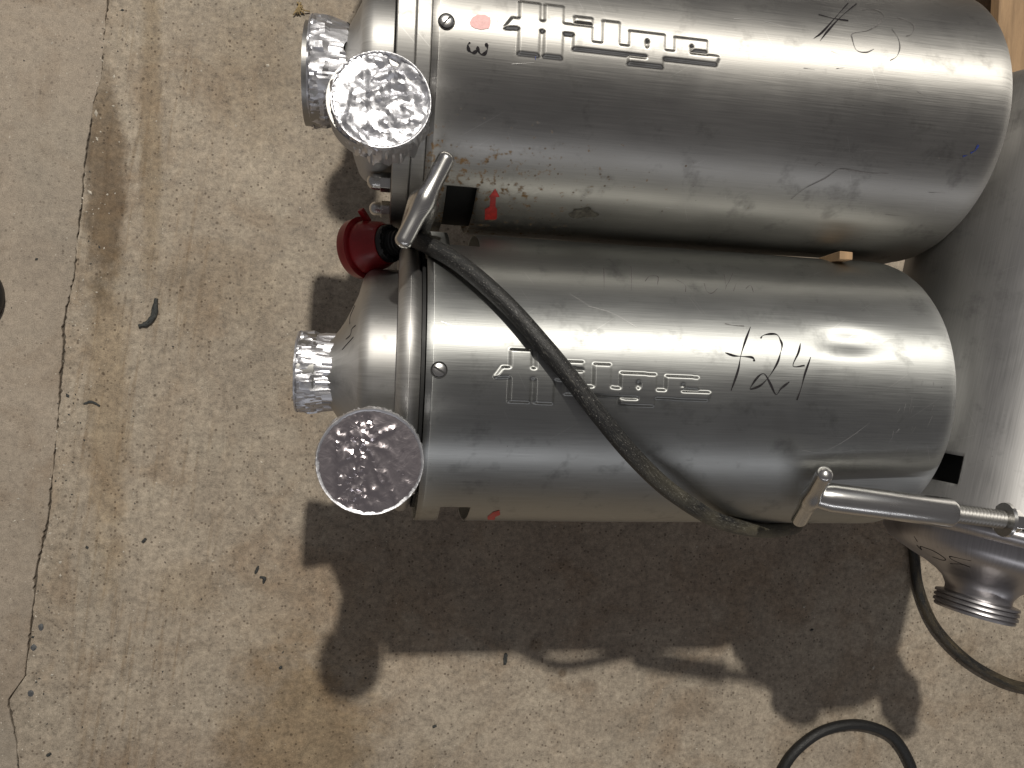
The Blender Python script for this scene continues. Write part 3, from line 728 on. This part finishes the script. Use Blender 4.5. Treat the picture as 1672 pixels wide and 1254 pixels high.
FAINT2 = [[(0.2719,67.2), (0.2798,67.7), (0.2906,67.8)], [(0.1646,44.1), (0.1600,56.1)], [(0.1927,41.4), (0.1864,55.3)], [(0.2018,50.1), (0.2081,47.0), (0.2161,47.0), (0.2131,51.6)], [(0.2331,47.8), (0.2407,50.7), (0.2392,54.3)], [(0.2609,49.1), (0.2608,53.1), (0.2654,54.1), (0.2729,51.5)], [(0.2857,42.9), (0.2833,49.3), (0.2958,41.7)], [(0.2833,49.3), (0.2803,51.9)], [(0.2883,52.3), (0.2946,47.6)], [(0.3020,50.6), (0.3084,48.5), (0.3085,52.2)]]
INK1 = [[(0.3930,62.1), (0.3748,70.7), (0.3592,77.8), (0.3497,80.9)], [(0.4015,62.0), (0.3799,70.4), (0.3652,76.9), (0.3561,81.5)], [(0.3577,70.3), (0.3729,71.2), (0.3877,71.4)]]
FAINT1 = [[(0.4052,65.2), (0.4153,64.0), (0.4234,64.5), (0.4268,67.2), (0.4195,71.1), (0.4062,74.8), (0.3906,76.8), (0.3892,79.0), (0.3926,83.3), (0.4025,83.8), (0.4110,82.2)], [(0.4408,66.6), (0.4533,68.4), (0.4572,70.5), (0.4520,74.1), (0.4464,75.1)], [(0.4323,72.7), (0.4374,76.6), (0.4380,80.6), (0.4341,84.0), (0.4273,85.8)], [(0.3606,139.8), (0.3694,134.8), (0.3861,129.9), (0.3944,126.4), (0.4023,125.8), (0.4269,126.4), (0.4488,125.9)], [(0.3707,125.6), (0.3737,124.3), (0.3797,125.3)]]
STAMP1 = [[(0.0322,96.1), (0.0305,96.9), (0.0312,98.3), (0.0333,99.1), (0.0358,99.2), (0.0383,98.4), (0.0386,97.3), (0.0395,98.3), (0.0419,99.4), (0.0450,99.2), (0.0471,98.0), (0.0471,96.7), (0.0453,95.9)]]
BLUE1 = [[(0.5200,117.1), (0.5243,116.5)], [(0.5269,115.6), (0.5309,114.5), (0.5325,112.4)], [(0.0893,97.5), (0.0896,99.4)]]
PINK1 = [(0.0312,89.5), (0.0331,87.9), (0.0375,86.7), (0.0441,86.4), (0.0487,87.2), (0.0493,89.1), (0.0480,90.8), (0.0415,91.6), (0.0354,91.3), (0.0323,90.7)]
ARROW1 = [(0.0670,145.8), (0.0726,149.7), (0.0692,150.0), (0.0708,155.4), (0.0728,156.6), (0.0749,162.6), (0.0743,163.9), (0.0635,164.6), (0.0611,157.2), (0.0651,155.3), (0.0639,150.4), (0.0623,150.3)]
ARROW2 = [(0.0692,156.3), (0.0725,150.7), (0.0782,148.8), (0.0807,153.7), (0.0770,156.9), (0.0790,163.0), (.072, 163)]
for ch in (INK2[:2], INK2[2:3], INK2[3:]): strokes('handwritten_digit', ch, .0021, m_ink, shr2, 9, Z2)
for ln in FAINT2: strokes('pen_stroke', [ln], .0012, m_ink_faint, shr2, 9, Z2)
for ln in INK1: strokes('pen_stroke', [ln], .0021, m_ink, shr1, 4, Z2)
for ln in FAINT1: strokes('pen_stroke', [ln], .0012, m_ink_faint, shr1, 4, Z2)
strokes('stamped_number', STAMP1, .0030, m_ink, shr1, 4, Z2, 'stamped black 3 turned on its side')
for ln in BLUE1: strokes('ink_mark', [ln], .0030, m_blue, shr1, 4, Z2)
GREASE = [(.158 + .014 * math.cos(t) * (1 + .25 * math.sin(3 * t + 1)), 155.5 + 3.2 * math.sin(t) * (1 + .3 * math.sin(4 * t))) for t in np.linspace(0, 6.1, 22)]
patch('grease_spot', GREASE, m_grease, shr1, 4, Z2)
patch('red_smear', PINK1, m_pink, shr1, 4, Z2)
patch('arrow_sticker', ARROW1, m_redst, shr1, 4, Z2, 'small red arrow beside the square cutout')
patch('arrow_sticker', ARROW2, m_redst, shr2, 9, Z2)

# scuffs scraped into the cover of the cleaner pump
m_scuff = simple('scraped_metal', (.62, .61, .60), .42, 1.0)
for ln in ([(0.3533, 113.0), (0.3724, 113.58), (0.3916, 109.4), (0.4156, 101.56)], [(0.1431, 63.1), (0.1653, 65.56), (0.187, 70.58)], [(0.1273, 58.26), (0.1459, 63.53)], [(0.4700, 28.98), (0.4750, 35.84)], [(0.4216, 42.06), (0.4238, 45.92)], [(0.0116, 71.97), (0.0327, 74.82)]):
    strokes('scratch', [ln], .0005, m_scuff, shr2, 9, Z2)
rnd = random.Random(12)
for k in range(18):
    x_, d_ = rnd.uniform(.440, .483), rnd.uniform(84, 112); strokes('scratch', [[(x_, d_), (x_ + rnd.uniform(-.004, .001), d_ + rnd.uniform(1.2, 4.5))]], rnd.uniform(.0004, .0009), m_scuff, shr2, 9, Z2)
for k in range(14):
    x_, d_ = rnd.uniform(.02, .52), rnd.uniform(75, 150); a_ = rnd.uniform(-.4, .4); l_ = rnd.uniform(.003, .02)
    strokes('scratch', [[(x_, d_), (x_ + l_, d_ + a_ * l_ * 390)]], rnd.uniform(.0004, .0008), m_scuff if k % 3 else m_ink_faint, shr1, 4, Z2)
# pen marks on the castings
def pen(parent, line):
    mb = MB(); mb.tube(catmull(line, 5) if len(line) > 2 else [Vector(p) for p in line], .00055, 6); mb.build('pen_stroke', m_ink, parent)
def casing_of(p): return [c for c in p.children if c.name.startswith('casing')][0]
for ln in ([(-0.0403, 0.1034, 0.4731), (-0.0451, 0.0993, 0.4748)], [(-0.0492, 0.0932, 0.4671), (-0.0531, 0.0855, 0.4662), (-0.0496, 0.0921, 0.4713), (-0.0495, 0.0911, 0.4776), (-0.0502, 0.0879, 0.4854), (-0.0529, 0.0807, 0.4897), (-0.056, 0.0733, 0.4887), (-0.0579, 0.0709, 0.4813), (-0.0573, 0.0746, 0.471)], [(-0.0497, 0.0704, 0.5195), (-0.051, 0.079, 0.503), (-0.0524, 0.0778, 0.4991), (-0.0543, 0.0728, 0.4986), (-0.0559, 0.0652, 0.5038), (-0.0569, 0.0594, 0.508), (-0.0563, 0.0653, 0.5022), (-0.0592, 0.0653, 0.4871)]):
    pen(casing_of(p3), ln)
for ln in ([(-0.0653, 0.0659, 0.4526), (-0.0691, 0.0556, 0.4531), (-0.0689, 0.0468, 0.4652)], [(-0.0626, 0.0441, 0.4865), (-0.0661, 0.0411, 0.4782), (-0.0673, 0.0354, 0.4788), (-0.0716, 0.0316, 0.4704)], [(-0.0641, 0.0329, 0.4887), (-0.0698, 0.0271, 0.4771), (-0.0748, 0.0217, 0.4681)]):
    pen(casing_of(p2), ln)

# ================================================================= LITTER ON THE FLOOR
def lump(name, label, cat, path, r, mat, group=None, squash=.6, seed=0):
    rnd = random.Random(seed); q = [p * K for p in catmull(path, 6)]; n = len(q); r *= K
    rr = [r * (.55 + .45 * math.sin(math.pi * (i + .6) / (n + .2))) * rnd.uniform(.8, 1.15) for i in range(n)]
    mb = MB(); mb.tube(q, rr, 9); mb.v = [(x + rnd.gauss(0, r * .07), y + rnd.gauss(0, r * .07), max(.0002, (z - r * .5) * squash + r * .4)) for x, y, z in mb.v]
    return tag(mb.build(name, mat, weld=0, angle=70), label, cat, group)
lump('rubber_scrap', 'bent strip of grey-black rubber lying on the floor left of the pumps', 'scrap', [(-.2935, .0705, .004), (-.284, .0735, .004), (-.2765, .083, .004), (-.2745, .096, .003), (-.2735, .1045, .002)], .0036, m_scrap, seed=2)
lump('black_crumb', 'upper of two black crumbs left of the big shadow', 'debris', [(-.1575, -.2365, .001), (-.1535, -.2270, .002)], .0019, m_scrap, seed=3)
lump('black_crumb', 'curled lower one of two black crumbs left of the big shadow', 'debris', [(-.1520, -.2410, .001), (-.1465, -.2425, .002), (-.1480, -.2490, .001)], .0021, m_scrap, seed=4)
lump('seed_husk', 'dark teardrop husk on the floor just below the long shadow edge', 'husk', [(.1575, -.3690, .001), (.1585, -.3590, .001), (.1590, -.3540, .0008)], .0026, m_scrap, seed=5)
lump('dark_chip', 'single brown chip on open floor between the crack and the shadow', 'debris', [(-.2895, -.1930, .001), (-.2855, -.1885, .001)], .0022, m_scrap, seed=6)
lump('dark_chip', 'small black chip left of the round shadow of the foil disc', 'debris', [(-.1285, -.3570, .001), (-.1255, -.3540, .001)], .0022, m_scrap, seed=7)
lump('dark_chip', 'black speck near the bottom edge below the big shadow', 'debris', [(.0630, -.4440, .001), (.0680, -.4425, .001)], .0020, m_scrap, seed=8)
lump('dark_chip', 'brown chip near the bottom left corner', 'debris', [(-.3970, -.4450, .001), (-.3925, -.4420, .001)], .0022, m_scrap, seed=9)
lump('twig_bit', 'dark twig bit beside the crack at the left', 'twig', [(-.3560, -.0240, .001), (-.3470, -.0215, .002), (-.3380, -.0265, .001)], .0016, m_scrap, seed=10)
for k, (x, y, l) in enumerate(((-.4035, -.2905, 'upper'), (-.4118, -.3145, 'middle'), (-.4150, -.3690, 'lowest'))):
    mb = MB(); rnd = random.Random(k); bm_ = bmesh.new(); bmesh.ops.create_icosphere(bm_, subdivisions=2, radius=.0032)
    V = [(x + v.co.x * (1 + rnd.uniform(-.2, .2)), y + v.co.y * 1.25 * (1 + rnd.uniform(-.2, .2)), max(-.001, v.co.z * .45)) for v in bm_.verts]; F = [tuple(v.index for v in f.verts) for f in bm_.faces]; bm_.free()
    mb.add([(a * K, b * K, c) for a, b, c in V], F); tag(mb.build('pebble', m_stone, weld=0), l + ' of three blue-grey pebbles beside the crack at lower left', 'pebble', 'pebbles beside the crack')
straw = empty('straw_tuft', (-.128, .574, .003), 0, 'tuft of dry straw at the top edge left of the stained pump', 'straw')
rnd = random.Random(5)
for k in range(9):
    a = rnd.uniform(0, 6.28); l = rnd.uniform(.006, .016); mb = MB()
    mb.tube(catmull([(rnd.uniform(-.006, .006), rnd.uniform(-.004, .012), 0), (l * .5 * math.cos(a), l * .6 * math.sin(a), .003), (l * math.cos(a) + .002, l * math.sin(a), .0005)], 5), rnd.uniform(.0006, .0013), 6)
    mb.build('stalk', m_straw, straw)
# loose grit: pale and dark grains, too many to count
for nm, mat, cnt, sd, lab in (('pale_grit', m_chip, 420, 21, 'pale grains of grit scattered over the concrete'), ('dark_grit', m_scrap, 300, 22, 'dark grains of grit scattered over the concrete')):
    rnd = random.Random(sd); mb = MB()
    for k in range(cnt):
        if rnd.random() < .35: y = rnd.uniform(-.5, .5); x = -.379 + .105 * y + abs(rnd.gauss(0, .022)) - .004
        else: x, y = rnd.uniform(-.46, .95), rnd.uniform(-.6, .58)
        s_ = rnd.uniform(.0004, .0012) * (2.0 if rnd.random() < .10 else 1); a = rnd.uniform(0, 3.1); e = rnd.uniform(.5, 2.2)
        ca, sa = math.cos(a), math.sin(a)
        V = [(x + (u_ * s_ * e * ca - v_ * s_ * sa) * rnd.uniform(.7, 1.2), y + (u_ * s_ * e * sa + v_ * s_ * ca) * rnd.uniform(.7, 1.2), z_ * s_) for u_, v_, z_ in ((1, 0, .2), (0, 1, .2), (-1, 0, .2), (0, -1, .2), (0, 0, .9), (0, 0, -.1))]
        mb.add(V, [(0, 1, 4), (1, 2, 4), (2, 3, 4), (3, 0, 4), (1, 0, 5), (2, 1, 5), (3, 2, 5), (0, 3, 5)])
    mb.v = [(a * K, b * K, c) for a, b, c in mb.v]
    tag(mb.build(nm, mat, smooth=False, weld=0), lab, 'grit', kind='stuff')
cap = MB(); cap.lathe([(0, .052), (.012, .0545), (.018, .0535), (.022, .049), (.024, .03), (.024, 0)], 48, 'Z')
cap = cap.build('rubber_buffer', m_rubber); cap.location = (-.592, .1255, 0); tag(cap, 'rounded black rubber edge peeking in at the left border', 'buffer')
